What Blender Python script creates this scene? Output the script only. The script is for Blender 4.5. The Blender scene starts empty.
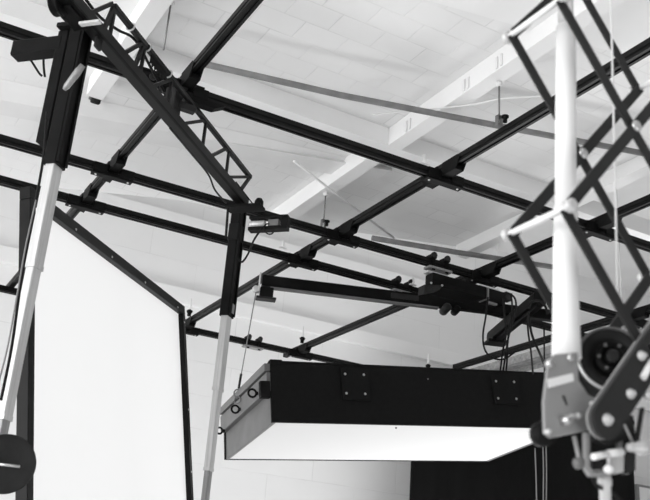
import bpy, bmesh, math
import numpy as np
from mathutils import Vector, Matrix

# ------------------------------------------------------------------ camera
F, CX, CY, H = 940.0, 325.0, 250.0, 1.5
R = np.array([[0.8676116876974639, -0.23991758993653264, -0.43553359159748367],
              [-0.4919024545447641, -0.28610263900024646, -0.8222999788215556],
              [0.07267691919443375, 0.927677115162458, -0.3662420448559468]])
CAM = np.array([0, 0, H])
UP = np.array([0., 0., 1.])
XA = np.array([1., 0., 0.])
YA = np.array([0., 1., 0.])
A = np.array


def ray(u, v): return R @ A([u - CX, CY - v, -F])          # depth F along the view axis
def dep(u, v, d): return CAM + ray(u, v) * (d / F)
def atz(u, v, z):
    r = ray(u, v); return CAM + r * ((z - H) / r[2])
def aty(u, v, y):
    r = ray(u, v); return CAM + r * (y / r[1])
def atx(u, v, x):
    r = ray(u, v); return CAM + r * (x / r[0])
def onplane(u, v, p0, n):
    r = ray(u, v); return CAM + r * (((p0 - CAM) @ n) / (r @ n))
def unit(v): return v / np.linalg.norm(v)
def proj(p):
    c = R.T @ (A(p, float) - CAM); return CX + F * c[0] / -c[2], CY - F * c[1] / -c[2]
def zat(p, v):
    """height on the vertical line through p that shows at image row v"""
    lo, hi = -2.0, 9.0
    for _ in range(50):
        m = (lo + hi) / 2
        if proj([p[0], p[1], m])[1] > v: lo = m
        else: hi = m
    return (lo + hi) / 2


scene = bpy.context.scene
cd = bpy.data.cameras.new('camera')
cam = bpy.data.objects.new('camera', cd)
scene.collection.objects.link(cam)
cam.matrix_world = Matrix([list(R[0]) + [0], list(R[1]) + [0], list(R[2]) + [H], [0, 0, 0, 1]])
cd.sensor_width = 36
cd.lens = F / 650 * 36
cd.clip_start = .05
cd.dof.use_dof = True
cd.dof.focus_distance = 6.2
cd.dof.aperture_fstop = 6.5
scene.camera = cam

# --------------------------------------------------------------- materials
def mat(name, col, rough=.5, metal=0., spec=.5, emit=0., noise=0., nscale=8., bump=0., bscale=60., scratch=None):
    m = bpy.data.materials.new(name); m.use_nodes = True
    nt = m.node_tree; b = nt.nodes['Principled BSDF']
    c = (col, col, col, 1) if not isinstance(col, tuple) else col + (1,)
    b.inputs['Base Color'].default_value = c
    b.inputs['Roughness'].default_value = rough
    b.inputs['Metallic'].default_value = metal
    b.inputs['Specular IOR Level'].default_value = spec
    if emit:
        b.inputs['Emission Color'].default_value = (1, 1, 1, 1)
        b.inputs['Emission Strength'].default_value = emit
    tc = nt.nodes.new('ShaderNodeTexCoord')
    if noise:
        n = nt.nodes.new('ShaderNodeTexNoise'); n.inputs['Scale'].default_value = nscale
        n.inputs['Detail'].default_value = 6
        mp = nt.nodes.new('ShaderNodeMapping')
        if scratch: mp.inputs['Scale'].default_value = scratch
        r = nt.nodes.new('ShaderNodeValToRGB')
        r.color_ramp.elements[0].position = .3; r.color_ramp.elements[1].position = .7
        lo, hi = c[0] * (1 - noise), min(1, c[0] * (1 + noise))
        r.color_ramp.elements[0].color = (lo, lo, lo, 1); r.color_ramp.elements[1].color = (hi, hi, hi, 1)
        nt.links.new(tc.outputs['Object'], mp.inputs['Vector'])
        nt.links.new(mp.outputs['Vector'], n.inputs['Vector'])
        nt.links.new(n.outputs['Fac'], r.inputs['Fac'])
        nt.links.new(r.outputs['Color'], b.inputs['Base Color'])
    if bump:
        n2 = nt.nodes.new('ShaderNodeTexNoise'); n2.inputs['Scale'].default_value = bscale
        bp = nt.nodes.new('ShaderNodeBump'); bp.inputs['Strength'].default_value = bump
        bp.inputs['Distance'].default_value = .004
        nt.links.new(tc.outputs['Object'], n2.inputs['Vector'])
        nt.links.new(n2.outputs['Fac'], bp.inputs['Height'])
        nt.links.new(bp.outputs['Normal'], b.inputs['Normal'])
    return m


def block_mat(name, col, bw, bh, mortar, swap=None, mcol=.6, strength=.4):
    """painted masonry blocks: faint broken joints and a slight relief"""
    m = mat(name, col, .85, spec=.2)
    nt = m.node_tree; b = nt.nodes['Principled BSDF']
    tc = nt.nodes.new('ShaderNodeTexCoord')
    mp = nt.nodes.new('ShaderNodeMapping')
    if swap: mp.inputs['Rotation'].default_value = swap
    br = nt.nodes.new('ShaderNodeTexBrick')
    br.inputs['Scale'].default_value = 1
    br.inputs['Brick Width'].default_value = bw
    br.inputs['Row Height'].default_value = bh
    br.inputs['Mortar Size'].default_value = mortar
    br.inputs['Mortar Smooth'].default_value = .6
    br.inputs['Color1'].default_value = (col, col, col, 1)
    br.inputs['Color2'].default_value = (col * .96,) * 3 + (1,)
    br.inputs['Mortar'].default_value = (col * mcol,) * 3 + (1,)
    n = nt.nodes.new('ShaderNodeTexNoise'); n.inputs['Scale'].default_value = 2.2; n.inputs['Detail'].default_value = 5
    r = nt.nodes.new('ShaderNodeValToRGB')
    r.color_ramp.elements[0].position = .42; r.color_ramp.elements[1].position = .62
    mx = nt.nodes.new('ShaderNodeMixRGB')
    mx.inputs['Color1'].default_value = (col * .98,) * 3 + (1,)
    nt.links.new(tc.outputs['Object'], mp.inputs['Vector'])
    nt.links.new(mp.outputs['Vector'], br.inputs['Vector'])
    nt.links.new(tc.outputs['Object'], n.inputs['Vector'])
    nt.links.new(n.outputs['Fac'], r.inputs['Fac'])
    nt.links.new(r.outputs['Color'], mx.inputs['Fac'])
    nt.links.new(br.outputs['Color'], mx.inputs['Color2'])
    nt.links.new(mx.outputs['Color'], b.inputs['Base Color'])
    bp = nt.nodes.new('ShaderNodeBump'); bp.inputs['Strength'].default_value = strength; bp.inputs['Distance'].default_value = .02
    bp.invert = True
    nt.links.new(br.outputs['Fac'], bp.inputs['Height'])
    nt.links.new(bp.outputs['Normal'], b.inputs['Normal'])
    return m


M = dict(
    black=mat('black_anodised', .004, .42, spec=.17, noise=.35, nscale=14),
    black2=mat('black_painted_steel', .005, .55, spec=.1, noise=.4, nscale=9),
    boxcloth=mat('black_softbox_cloth', .0085, .75, spec=.12, noise=.15, nscale=30),
    drape=mat('black_drape', .009, .9, spec=.1),
    grey=mat('grey_sheet_metal', .135, .45, spec=.4, noise=.12, nscale=7),
    greyd=mat('dark_grey_paint', .018, .5, spec=.2, noise=.3, nscale=12),
    alu=mat('brushed_aluminium', .58, .45, metal=.35, noise=.14, nscale=5, scratch=(14, 14, .6)),
    alud=mat('worn_aluminium', .28, .45, metal=.5, noise=.2, nscale=5, scratch=(14, 14, .6)),
    steel=mat('bright_steel', .6, .3, metal=.9),
    white=mat('white_paint', .9, .6, spec=.3),
    tube=mat('white_powder_coat', .82, .5, spec=.3, noise=.04, nscale=3, scratch=(20, 20, .4)),
    scis=mat('grey_scissor_steel', .027, .5, spec=.15, noise=.15, nscale=10),
    plate=mat('light_grey_cast_plate', .28, .5, spec=.25, noise=.06, nscale=12),
    lit=mat('lit_diffusion_cloth', .4, .9, spec=.1, emit=.26),
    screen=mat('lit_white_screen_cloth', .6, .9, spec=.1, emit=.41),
    cable=mat('black_rubber', .009, .6, spec=.15),
    wire=mat('steel_wire', .25, .4, metal=.6),
    plaster=mat('white_plaster', .88, .85, spec=.2, noise=.03, nscale=2, bump=.15, bscale=25),
    plaster2=mat('grey_white_plaster', .8, .85, spec=.2, noise=.04, nscale=2, bump=.15, bscale=25),
    pipe=mat('grey_conduit', .2, .6, spec=.3, noise=.2, nscale=10),
    floor=mat('pale_floor', .84, .6, spec=.3, noise=.06, nscale=1.5),
    tray=mat('galvanised_mesh', .38, .5, metal=.4, noise=.3, nscale=20),
    ceil=block_mat('ceiling_blocks', .86, .31, .2, .005, swap=None, mcol=.84, strength=.3),
    wall=block_mat('wall_blocks', .88, 1.3, .42, .006, swap=(math.radians(-90), 0, 0), mcol=.84, strength=.25),
    addedwall=mat('grey_added_wall', .25, .8),
    label=mat('white_label', .85, .5),
)

# ------------------------------------------------------------------ mesh kit
class MB:
    def __init__(s): s.v = []; s.f = []; s.sm = []
    def add(s, vs, fs, smooth=False):
        o = len(s.v); s.v += [tuple(map(float, p)) for p in vs]
        s.f += [[i + o for i in f] for f in fs]; s.sm += [smooth] * len(fs); return s
    def prism(s, poly, vec):
        n = len(poly); vec = A(vec, float); poly = [A(p, float) for p in poly]
        nn = sum((np.cross(poly[i] - poly[0], poly[(i + 1) % n] - poly[0]) for i in range(n)), np.zeros(3))
        if nn @ vec > 0: poly = poly[::-1]
        vs = poly + [p + vec for p in poly]
        fs = [list(range(n)), list(range(2 * n - 1, n - 1, -1))]
        for i in range(n):
            j = (i + 1) % n; fs.append([j, i, i + n, j + n])
        return s.add(vs, fs)
    def box(s, c, ax, dim):
        """centre, three unit axes, three sizes"""
        c = A(c, float); a = [A(ax[i], float) * dim[i] / 2 for i in range(3)]
        return s.prism([c - a[0] - a[1] - a[2], c + a[0] - a[1] - a[2], c + a[0] + a[1] - a[2], c - a[0] + a[1] - a[2]], 2 * a[2])
    def bar(s, p, q, w, h, up=UP, ch=0.):
        """rectangular bar from p to q, w across, h along up"""
        p = A(p, float); q = A(q, float); d = unit(q - p); sd = unit(np.cross(d, up)); u = np.cross(sd, d)
        a, b = w / 2, h / 2
        if ch: pts = [(-a + ch, -b), (a - ch, -b), (a, -b + ch), (a, b - ch), (a - ch, b), (-a + ch, b), (-a, b - ch), (-a, -b + ch)]
        else: pts = [(-a, -b), (a, -b), (a, b), (-a, b)]
        return s.prism([p + sd * x + u * y for x, y in pts], q - p)
    def section(s, p, q, pts, up=UP):
        p = A(p, float); q = A(q, float); d = unit(q - p); sd = unit(np.cross(d, up)); u = np.cross(sd, d)
        return s.prism([p + sd * x + u * y for x, y in pts], q - p)
    def tube(s, path, r, n=10, cap=True, rs=None):
        path = [A(p, float) for p in path]; m = len(path)
        t0 = unit(path[1] - path[0]); ref = UP if abs(t0[2]) < .9 else XA
        vs = []
        for i, p in enumerate(path):
            t = unit(path[min(i + 1, m - 1)] - path[max(i - 1, 0)])
            a = unit(np.cross(t, ref)); b = np.cross(t, a)
            rr = rs[i] if rs else r
            for k in range(n):
                w = 2 * math.pi * k / n; vs.append(p + rr * (math.cos(w) * a + math.sin(w) * b))
        fs = []
        for i in range(m - 1):
            for k in range(n):
                k2 = (k + 1) % n; fs.append([i * n + k, i * n + k2, (i + 1) * n + k2, (i + 1) * n + k])
        s.add(vs, fs, True)
        if cap:
            o = len(s.v) - len(vs)
            s.f += [[o + k for k in range(n)][::-1], [o + (m - 1) * n + k for k in range(n)]]; s.sm += [False, False]
        return s
    def lathe(s, c, axis, prof, n=24):
        """prof: (distance along axis, radius)"""
        c = A(c, float); axis = unit(A(axis, float)); ref = UP if abs(axis[2]) < .9 else XA
        a = unit(np.cross(axis, ref)); b = np.cross(axis, a); vs = []
        for z, r in prof:
            for k in range(n):
                w = 2 * math.pi * k / n; vs.append(c + axis * z + r * (math.cos(w) * a + math.sin(w) * b))
        fs = []
        for i in range(len(prof) - 1):
            for k in range(n):
                k2 = (k + 1) % n; fs.append([i * n + k, i * n + k2, (i + 1) * n + k2, (i + 1) * n + k])
        o = len(s.v); s.add(vs, fs, True)
        m = len(prof)
        s.f += [[o + k for k in range(n)][::-1], [o + (m - 1) * n + k for k in range(n)]]; s.sm += [False, False]
        return s
    def ring(s, c, axis, R_, r, n=20, k=8, arc=1.0, start=0.):
        c = A(c, float); axis = unit(A(axis, float)); ref = UP if abs(axis[2]) < .9 else XA
        a = unit(np.cross(axis, ref)); b = np.cross(axis, a); N = int(n * arc)
        full = arc >= .999
        cnt = n if full else N + 1
        vs = []
        for i in range(cnt):
            w = start + 2 * math.pi * i / n; e = math.cos(w) * a + math.sin(w) * b
            for j in range(k):
                x = 2 * math.pi * j / k; vs.append(c + e * (R_ + r * math.cos(x)) + axis * r * math.sin(x))
        fs = []
        for i in range(n if full else N):
            i2 = (i + 1) % cnt
            for j in range(k):
                j2 = (j + 1) % k; fs.append([i * k + j, i * k + j2, i2 * k + j2, i2 * k + j])
        return s.add(vs, fs, True)
    def build(s, name, m, parent=None, bevel=0., **props):
        me = bpy.data.meshes.new(name)
        base = A(s.v).mean(0)
        o = bpy.data.objects.new(name, me)
        if parent is not None:
            pb = world_of(parent); cen = A(s.v).mean(0)
            o.parent = parent; o.location = Vector(cen - pb); LOC[o.name] = cen; org = cen
        else:
            o.location = Vector(base); LOC[o.name] = base; org = base
        me.from_pydata([tuple(A(p) - org) for p in s.v], [], s.f)
        for p, sm in zip(me.polygons, s.sm): p.use_smooth = sm
        bm = bmesh.new(); bm.from_mesh(me)
        bmesh.ops.recalc_face_normals(bm, faces=bm.faces)
        if bevel:
            es = [e for e in bm.edges if len(e.link_faces) == 2 and e.calc_face_angle(0) > .6]
            bmesh.ops.bevel(bm, geom=es, offset=bevel, segments=2, affect='EDGES', profile=.6, clamp_overlap=True)
        bm.to_mesh(me); bm.free()
        me.materials.append(m)
        scene.collection.objects.link(o)
        for k, v in props.items(): o[k] = v
        return o


LOC = {}
def world_of(o): return LOC[o.name]
def thing(name, label, cat, loc, group=None):
    o = bpy.data.objects.new(name, None); scene.collection.objects.link(o)
    o.location = Vector(A(loc, float)); LOC[o.name] = A(loc, float)
    o['label'] = label; o['category'] = cat
    if group: o['group'] = group
    o.empty_display_size = .05
    return o
def tag(o, label, cat, group=None):
    o['label'] = label; o['category'] = cat
    if group: o['group'] = group
    return o
def struct(name, mb, m, bevel=0.): return mb.build(name, m, None, bevel, kind='structure')
def copy_thing(root, delta, label):
    r = root.copy(); scene.collection.objects.link(r)
    r.location = root.location + Vector(A(delta, float)); r['label'] = label
    LOC[r.name] = LOC[root.name] + A(delta, float)
    for ch in root.children:
        c = ch.copy(); scene.collection.objects.link(c); c.parent = r
        for g in ch.children:
            d = g.copy(); scene.collection.objects.link(d); d.parent = c
    return r
def spline(pts, n=6):
    pts = [A(p, float) for p in pts]; out = []
    P = [2 * pts[0] - pts[1]] + pts + [2 * pts[-1] - pts[-2]]
    for i in range(1, len(P) - 2):
        for k in range(n):
            t = k / n; a, b, c, d = P[i - 1], P[i], P[i + 1], P[i + 2]
            out.append(.5 * (2 * b + (c - a) * t + (2 * a - 5 * b + 4 * c - d) * t * t + (3 * b - a - 3 * c + d) * t ** 3))
    out.append(pts[-1]); return out

# ------------------------------------------------------------------ the room
ZC = 3.47 + H          # underside of the low block ceiling
ZB = 3.32 + H          # underside of its beams
YW, XW, ZR = 11.0, 12.6, 7.2
struct('floor', MB().box([3.3, 2.4, -.05], [XA, YA, UP], [18.6, 17.6, .1]), M['floor'])
struct('wall_back', MB().box([3.3, YW + .1, ZR / 2], [XA, YA, UP], [18.6, .2, ZR]), M['wall'])
struct('wall_right', MB().box([XW + .1, 2.4, ZR / 2], [XA, YA, UP], [.2, 17.2, ZR]), M['wall'])
struct('wall_front_added', MB().box([3.3, -6.3, ZR / 2], [XA, YA, UP], [18.6, .2, ZR]), M['addedwall'])  # unseen wall, added to block light and darken the poles' right faces
struct('roof_slab', MB().box([3.3, 2.4, ZR + .1], [XA, YA, UP], [18.6, 17.6, .2]), M['plaster'])
# low block ceiling: its far edge and right edge are what the photo shows
fe = [atz(-60, 176, ZC), atz(178, 200, ZC), atz(287, 222, ZC), atz(360, 233, ZC), atz(460, 247, ZC)]
re_ = [atz(560, 196, ZC), atz(650, 155, ZC)]
rdir = unit(re_[1] - fe[-1])
pn = re_[1] + rdir * 4.0
poly = [A([-5.5, fe[0][1], ZC])] + fe + re_ + [pn, A([pn[0], -3.5, ZC]), A([-5.5, -3.5, ZC])]
struct('ceiling', MB().prism(poly, [0, 0, .18]), M['ceil'])
# cross beam above the nearest cross rail
yb = atz(392, 147, ZB)[1]
struct('ceiling_beam_1', MB().box([1.3, yb + .075, (ZB + ZC) / 2], [XA, YA, UP], [13.4, .15, ZC - ZB]), M['plaster'], .004)
# joists along the room
def joist(n, px, py, w, y0, y1, zb=ZB):
    x = atz(px, py, zb)[0]
    struct(n, MB().box([x + w / 2, (y0 + y1) / 2, (zb + ZC) / 2], [XA, YA, UP], [w, y1 - y0, ZC - zb]), M['plaster'], .004)
    return x
JX = [joist('ceiling_beam_2', 130, 30, .12, -3, yb - .001), joist('ceiling_beam_3', 454, 100, .12, -3, yb - .001)]
joist('ceiling_beam_4', 130, 30, .12, yb + .151, atz(88, 96, ZB)[1])
joist('ceiling_beam_5', 300, 205, .12, yb + .151, fe[2][1] - .05)
# trim along the open right edge of the ceiling and along its far edge
mb = MB(); mb.bar(fe[-1] - [0, 0, .06] + rdir * .02, pn - [0, 0, .06], .12, .12); struct('trim_1', mb, M['plaster'], .004)
# slanting strip where the ceiling drops, greyer plaster standing in for its shade
def strip(name, top, bot, zt, zb_, m):
    pt = [atz(u, v, zt) for u, v in top]; pb = [atz(u, v, zb_) for u, v in bot]
    n = len(pt); vs = pt + pb + [p + A([0, .25, 0]) for p in pb] + [A([p[0], q[1] + .25, zt]) for p, q in zip(pt, pb)]
    fs = []
    for r in range(4):
        r2 = (r + 1) % 4
        for i in range(n - 1): fs.append([r * n + i, r * n + i + 1, r2 * n + i + 1, r2 * n + i])
    fs += [[0, n, 2 * n, 3 * n], [n - 1, 4 * n - 1, 3 * n - 1, 2 * n - 1]]
    mb = MB(); mb.add(vs, fs); return struct(name, mb, m)
strip('trim_2', [(-30, 72), (206, 124), (392, 168)], [(-30, 94), (200, 138), (392, 171)], ZC - .002, ZC - .06, M['plaster2'])
q_ = [atz(u, v, ZC - .03) for u, v in ((426, 0), (510, 24), (650, 62), (760, 92), (800, -150), (380, -100))]
struct('trim_6', MB().prism(q_, [0, 0, .029]), M['plaster'])
# back-wall ledges
def ledge(name, uv, h, d, m):
    p = aty(uv[0], uv[1], YW); struct(name, MB().box([3.3, YW - d / 2, p[2] - h / 2], [XA, YA, UP], [18.4, d, h]), m, .01)
ledge('trim_3', (224, 229), .14, .12, M['white'])
ledge('trim_4', (308, 320), .20, .10, M['white'])
px_ = aty(447, 330, YW)
struct('trim_5', MB().box([px_[0], YW - .04, 2.4], [XA, YA, UP], [.3, .08, 4.8]), M['plaster'], .01)

# --------------------------------------------------------------- track rails
ZBT = 3.0 + H                      # top of the long rails
ZAT = ZBT - .064                   # top of the cross rails hung beneath them
RW, RH = .055, .062
BX = [.4895 * 3, 1.132 * 3, 1.614 * 3, 2.215 * 3]
AY = [1.626 * (ZAT - H), 2.099 * (ZAT - H), 2.335 * (ZAT - H), 3.266 * (ZAT - H)]
half = [(.0275, 0), (.0275, -.031), (.0195, -.037), (.0195, -.045), (.0275, -.049), (.0275, -.062), (.009, -.062), (.009, -.053)]
PROF = half + [(-x, y) for x, y in half[::-1]]
PROF = PROF[::-1]
def rail(label, group, p, q, joints):
    t = thing('track_rail', label, 'ceiling rail', (A(p) + A(q)) / 2, group)
    MB().section(p, q, PROF).build('rail_profile', M['black'], t)
    d = unit(A(q) - A(p))
    for p_, w in ((A(p), 1), (A(q), -1)):
        MB().bar(p_ - d * w * .012 + [0, 0, -RH / 2], p_ - d * w * .001 + [0, 0, -RH / 2], RW + .004, RH + .004).build('end_cap', M['black2'], t, .003)
    for j in joints:
        c = A(p) + d * j - [0, 0, RH + .004]
        MB().bar(c - d * .09, c + d * .09, .05, .007).build('joint_plate', M['black2'], t, .002)
    return t
y0, y1 = .4, 9.8
BL = ['long black ceiling rail running behind the lattice truss, cut off by the top edge',
      'long black ceiling rail from the white screen corner up behind the white tube',
      'long black ceiling rail from above the softbox left end up behind the scissor arms',
      'long black ceiling rail low on the right, rising from behind the softbox top edge']
for x, l, e in zip(BX, BL, (9.8, 9.72, 10.0, 9.0)):
    rail(l, 'long ceiling rails', [x + RW / 2, y0, ZBT], [x + RW / 2, e, ZBT], ())
AL = ['topmost black cross rail, passing above the lattice truss from upper left to right',
      'second black cross rail from the top, passing behind the top of the middle telescopic pole',
      'third black cross rail from the top, just above the boom arm with the pulley end',
      'lowest and farthest black cross rail, passing behind the white screen corner and the softbox']
for y, l, e, s in zip(AY, AL, (9.2, 9.3, 8.4, 6.2), (-2.5, -2.5, -2.5, -2.2)):
    rail(l, 'cross ceiling rails', [s, y + RW / 2, ZAT], [e, y + RW / 2, ZAT], (2.6,) if y < 9 else ())

# clamps where cross rails hang from long rails
def clamp(x, y):
    xc, yc = x + RW / 2, y + RW / 2
    t = thing('rail_clamp', '', 'rail clamp', [xc, yc, ZAT], 'rail clamps')
    for s in (-1, 1):
        a = yc + s * .03
        pr = [(a, ZBT - .004), (a + s * .17, ZBT - .004), (a + s * .20, ZBT - .03), (a + s * .15, ZBT - .105), (a, ZBT - .105)]
        for sx in (-1, 1):
            MB().prism([[xc + sx * .0285, p, q] for p, q in pr], [sx * .007, 0, 0]).build('jaw', M['black2'], t)
        MB().box([xc, a + s * .075, ZBT - .085], [XA, YA, UP], [.056, .15, .036]).build('jaw_block', M['black2'], t, .004)
    MB().box([xc, yc, ZAT - RH - .011], [XA, YA, UP], [.30, .062, .02]).build('saddle_plate', M['black2'], t, .003)
    for s in (-1, 1):
        MB().box([xc + s * .10, yc - .034, ZAT - .034], [XA, YA, UP], [.10, .008, .066]).build('cheek', M['black2'], t, .002)
        MB().lathe([xc + s * .12, yc, ZAT - RH - .026], [0, 0, 1], [(0, .006), (.005, .009), (.008, .009)], 8).build('bolt', M['steel'], t)
    return t
C0 = None
CLAB = {(0, 0): 'black rail clamp on the topmost cross rail, partly behind the lattice truss',
        (0, 1): 'black rail clamp right of the left telescopic pole, on the second cross rail',
        (0, 2): 'black rail clamp above the white screen top edge, on the third cross rail',
        (1, 0): 'black rail clamp on the topmost cross rail near the middle of the photo',
        (1, 1): 'black rail clamp on the second cross rail, above and right of the boom arm pulley',
        (1, 2): 'black rail clamp on the third cross rail, directly above the boom arm pulley end',
        (1, 3): 'black rail clamp at the upper right corner of the white screen',
        (2, 0): 'black rail clamp on the topmost cross rail, behind the right scissor arms',
        (2, 1): 'black rail clamp on the second cross rail, just above the black control box',
        (2, 3): 'black rail clamp on the lowest cross rail, just above the softbox left end',
        (3, 1): 'black rail clamp on the second cross rail, behind the lower scissor arms at right'}
for (i, j), l in CLAB.items():
    c = clamp(BX[i], AY[j]) if C0 is None else copy_thing(C0[0], [BX[i] - C0[1], AY[j] - C0[2], 0], l)
    if C0 is None: c['label'] = l; C0 = (c, BX[i], AY[j])

# thin steel hanger rods from the joists to the long rails
def hanger(u, v, x, label, vtop):
    p = atz(u, v, ZBT)
    z1 = ZB if vtop is None else zat(p, vtop)
    t = thing('hanger_rod', label, 'hanger rod', p, 'hanger rods')
    MB().tube([p + [0, 0, .05], [p[0], p[1], z1]], .0065, 8).build('rod', M['wire'], t)
    mb = MB(); mb.bar(p + [-.016, 0, .0], p + [-.016, 0, .07], .006, .03, YA); mb.bar(p + [.016, 0, .0], p + [.016, 0, .07], .006, .03, YA)
    mb.bar(p + [-.019, 0, .07], p + [.019, 0, .07], .03, .006); mb.build('fork', M['grey'], t)
    MB().lathe(p + [.0, -.06, .0], UP, [(0, .014), (.03, .014), (.034, .024), (.045, .024), (.05, .012)], 10).build('anchor_nut', M['black2'], t)
    MB().lathe([p[0], p[1], z1 - .03], UP, [(0, .012), (.01, .02), (.03, .02)], 10).build('ceiling_flange', M['plaster2'], t)
hanger(499, 126, BX[1] + RW / 2, 'thin steel rod left of the white tube, dropping to the rail behind the scissor arms', None)
hanger(323, 228, BX[1] + RW / 2, 'thin steel rod above the boom arm, dropping to the second cross rail clamp', None)
pr_ = atz(171, 3, ZC)
t = thing('ceiling_rod', 'thin dark rod hanging from the ceiling behind the lattice truss near the top edge', 'rod', pr_)
MB().tube([[pr_[0], pr_[1], zat(pr_, 50)], pr_], .006, 8).build('rod', M['wire'], t)
MB().lathe(pr_ - [0, 0, .02], UP, [(0, .015), (.019, .025)], 10).build('ceiling_flange', M['plaster2'], t)

jb0 = None
for (u, v, l) in ((499, 61, 'pale bracket on the ceiling joist, nearest the white tube'), (466, 84, 'pale bracket on the ceiling joist, left of the steel hanger rod top'),
                  (408, 125, 'pale bracket on the ceiling joist just above the long white cross beam'), (337, 174, 'pale bracket at the upper end of the joist above the boom arm'),
                  (317, 188, 'pale bracket lower down the joist above the boom arm')):
    p = atx(u, v, JX[1] - .006)
    if jb0 is None:
        jb0 = (thing('joist_bracket', l, 'bracket', p, 'joist brackets'), p)
        for q in (-.022, .022): MB().box(p + [0, q, 0], [XA, YA, UP], [.010, .018, .085]).build('bracket_tab', M['plaster2'], jb0[0], .002)
    else: copy_thing(jb0[0], p - jb0[1], l)

# white pins standing on dark nuts along the rails
pin0 = pin1 = None
for (u, v, z, l) in ((424, 164, ZAT, 'small white pin standing on the topmost cross rail, left of its middle clamp'),
                     (283, 248, ZAT, 'small white pin standing on the third cross rail above the boom arm pulley'),
                     (413, 285, ZAT, 'small white pin on the third cross rail just left of the black control box'),
                     (189, 316, ZBT, 'small white pin on dark nut beside the white screen corner'),
                     (302, 343, ZBT, 'small white pin on dark nut above the left end of the softbox'),
                     (428, 370, ZBT - .02, 'small white pin on dark nut above the middle of the softbox')):
    p = atz(u, v, z); nut = z != ZAT
    src = pin1 if nut else pin0
    if src is not None: copy_thing(src[0], p - src[1], l); continue
    t = thing('rail_pin', l, 'rail pin', p, 'white rail pins')
    if nut:
        MB().lathe(p, UP, [(0, .02), (.03, .022), (.05, .034), (.06, .034), (.075, .012)], 10).build('nut', M['black2'], t)
        MB().lathe(p + [0, 0, .07], UP, [(0, .014), (.06, .013), (.065, .008), (.13, .007)], 10).build('pin', M['white'], t)
        pin1 = (t, p)
    else:
        MB().box(p + [0, 0, .003], [XA, YA, UP], [.07, .03, .006]).build('foot_washer', M['white'], t)
        MB().lathe(p, UP, [(0, .014), (.02, .014), (.024, .009), (.07, .009)], 10).build('pin', M['white'], t)
        pin0 = (t, p)

# ------------------------------------------------------ conduits and tie rods
def pipe(name, label, uvz, r, m, cat):
    pts = [atz(u, v, z) for u, v, z in uvz]
    return tag(MB().tube(pts, r, 10).build(name, m), label, cat)
pipe('conduit', 'grey conduit pipe slanting across the white ceiling blocks from the first rail', [(200, 63, 3.27 + H), (340, 95, 3.27 + H), (520, 130, 3.27 + H), (700, 164, 3.27 + H)], .022, M['pipe'], 'pipe')
pipe('conduit', 'grey conduit pipe under the far ceiling edge, left of the lower scissor arms', [(372, 238, 3.3 + H), (455, 252, 3.3 + H), (560, 268, 3.3 + H)], .025, M['pipe'], 'pipe')
pipe('tie_rod', 'thin pale tie rod slanting down the ceiling below the topmost cross rail', [(294, 161, 3.29 + H), (340, 197, 3.29 + H), (394, 238, 3.29 + H)], .010, M['plaster2'], 'tie rod')
tag(MB().tube(spline([atz(u, v, ZB - .02) for u, v in ((372, 115), (420, 110), (470, 105), (500, 99), (530, 97), (560, 95))]), .006, 8).build('ceiling_cable', M['plaster2']), 'thin white cable looped across the ceiling joist near the white tube', 'cable')

# ceiling lamp behind the left pole
p = atz(96, 95, ZC)
t = thing('ceiling_lamp', 'small grey ceiling lamp fitting seen right of the left pole head', 'lamp', p)
MB().box(p - [0, 0, .02], [XA, YA, UP], [.09, .06, .04]).build('lamp_body', M['grey'], t, .008)
MB().lathe(p - [.03, 0, .05], XA, [(0, .018), (.01, .022), (.06, .022), (.07, .012)], 12).build('lamp_shade', M['greyd'], t)

# ------------------------------------------------------------ lattice truss
ZTC, ZBC = 2.80 + H, 2.58 + H
T0 = atz(114, 6, ZTC); T1 = atz(250, 177, ZTC)
D = unit(T1 - T0); D[2] = 0; D = unit(D)
N2 = A([D[1], -D[0], 0])            # sideways, towards the camera's right
B1 = atz(236, 196, ZBC)
# keep both chords in one vertical plane
off = ((B1 - T1) @ N2)
B1 = B1 - N2 * off
t_tr = thing('lattice_truss', 'black steel lattice truss with zigzag web slanting across the upper left', 'truss', (T0 + B1) / 2)
b_near = B1 - D * 2.75; b_far = B1 + D * .12
cs = .062
bprof = [(-.031, -.034), (.031, -.034), (.031, .034), (.008, .034), (.008, .022), (-.008, .022), (-.008, .034), (-.031, .034)]
MB().section(b_near, b_far, bprof).build('bottom_chord', M['black'], t_tr)
MB().bar(b_near + N2 * .031 + D * .1 + [0, 0, -.030], b_far + N2 * .031 + [0, 0, -.030], .012, .010).build('chord_lip', M['black2'], t_tr)
MB().bar(T0, T1, .030, .030, ch=.004).build('top_chord', M['black'], t_tr)
def along(P, u):
    """point on the line P + s*D shown at image column u"""
    a, b = -4.0, 4.0
    for _ in range(50):
        m = (a + b) / 2
        if proj(P + D * m)[0] < u: a = m
        else: b = m
    return P + D * a
for ut, ub in ((115, 116), (145, 148), (172, 174), (206, 205), (229, 228)):
    tp = along(T0, ut); bt = A([tp[0], tp[1], ZBC + .03])
    MB().bar(bt, tp, .016, .016, D).build('post', M['black'], t_tr)
for ub, ut in ((88, 112), (103, 114), (122, 143), (134, 144), (150, 172), (181, 205), (209, 227), (226, 250)):
    MB().bar(along(B1 + A([0, 0, .03]), ub), along(T0, ut), .02, .018, N2).build('diagonal', M['black'], t_tr)
MB().bar(along(B1 + A([0, 0, .03]), 239), T1, .02, .018, N2).build('diagonal', M['black'], t_tr)
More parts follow.
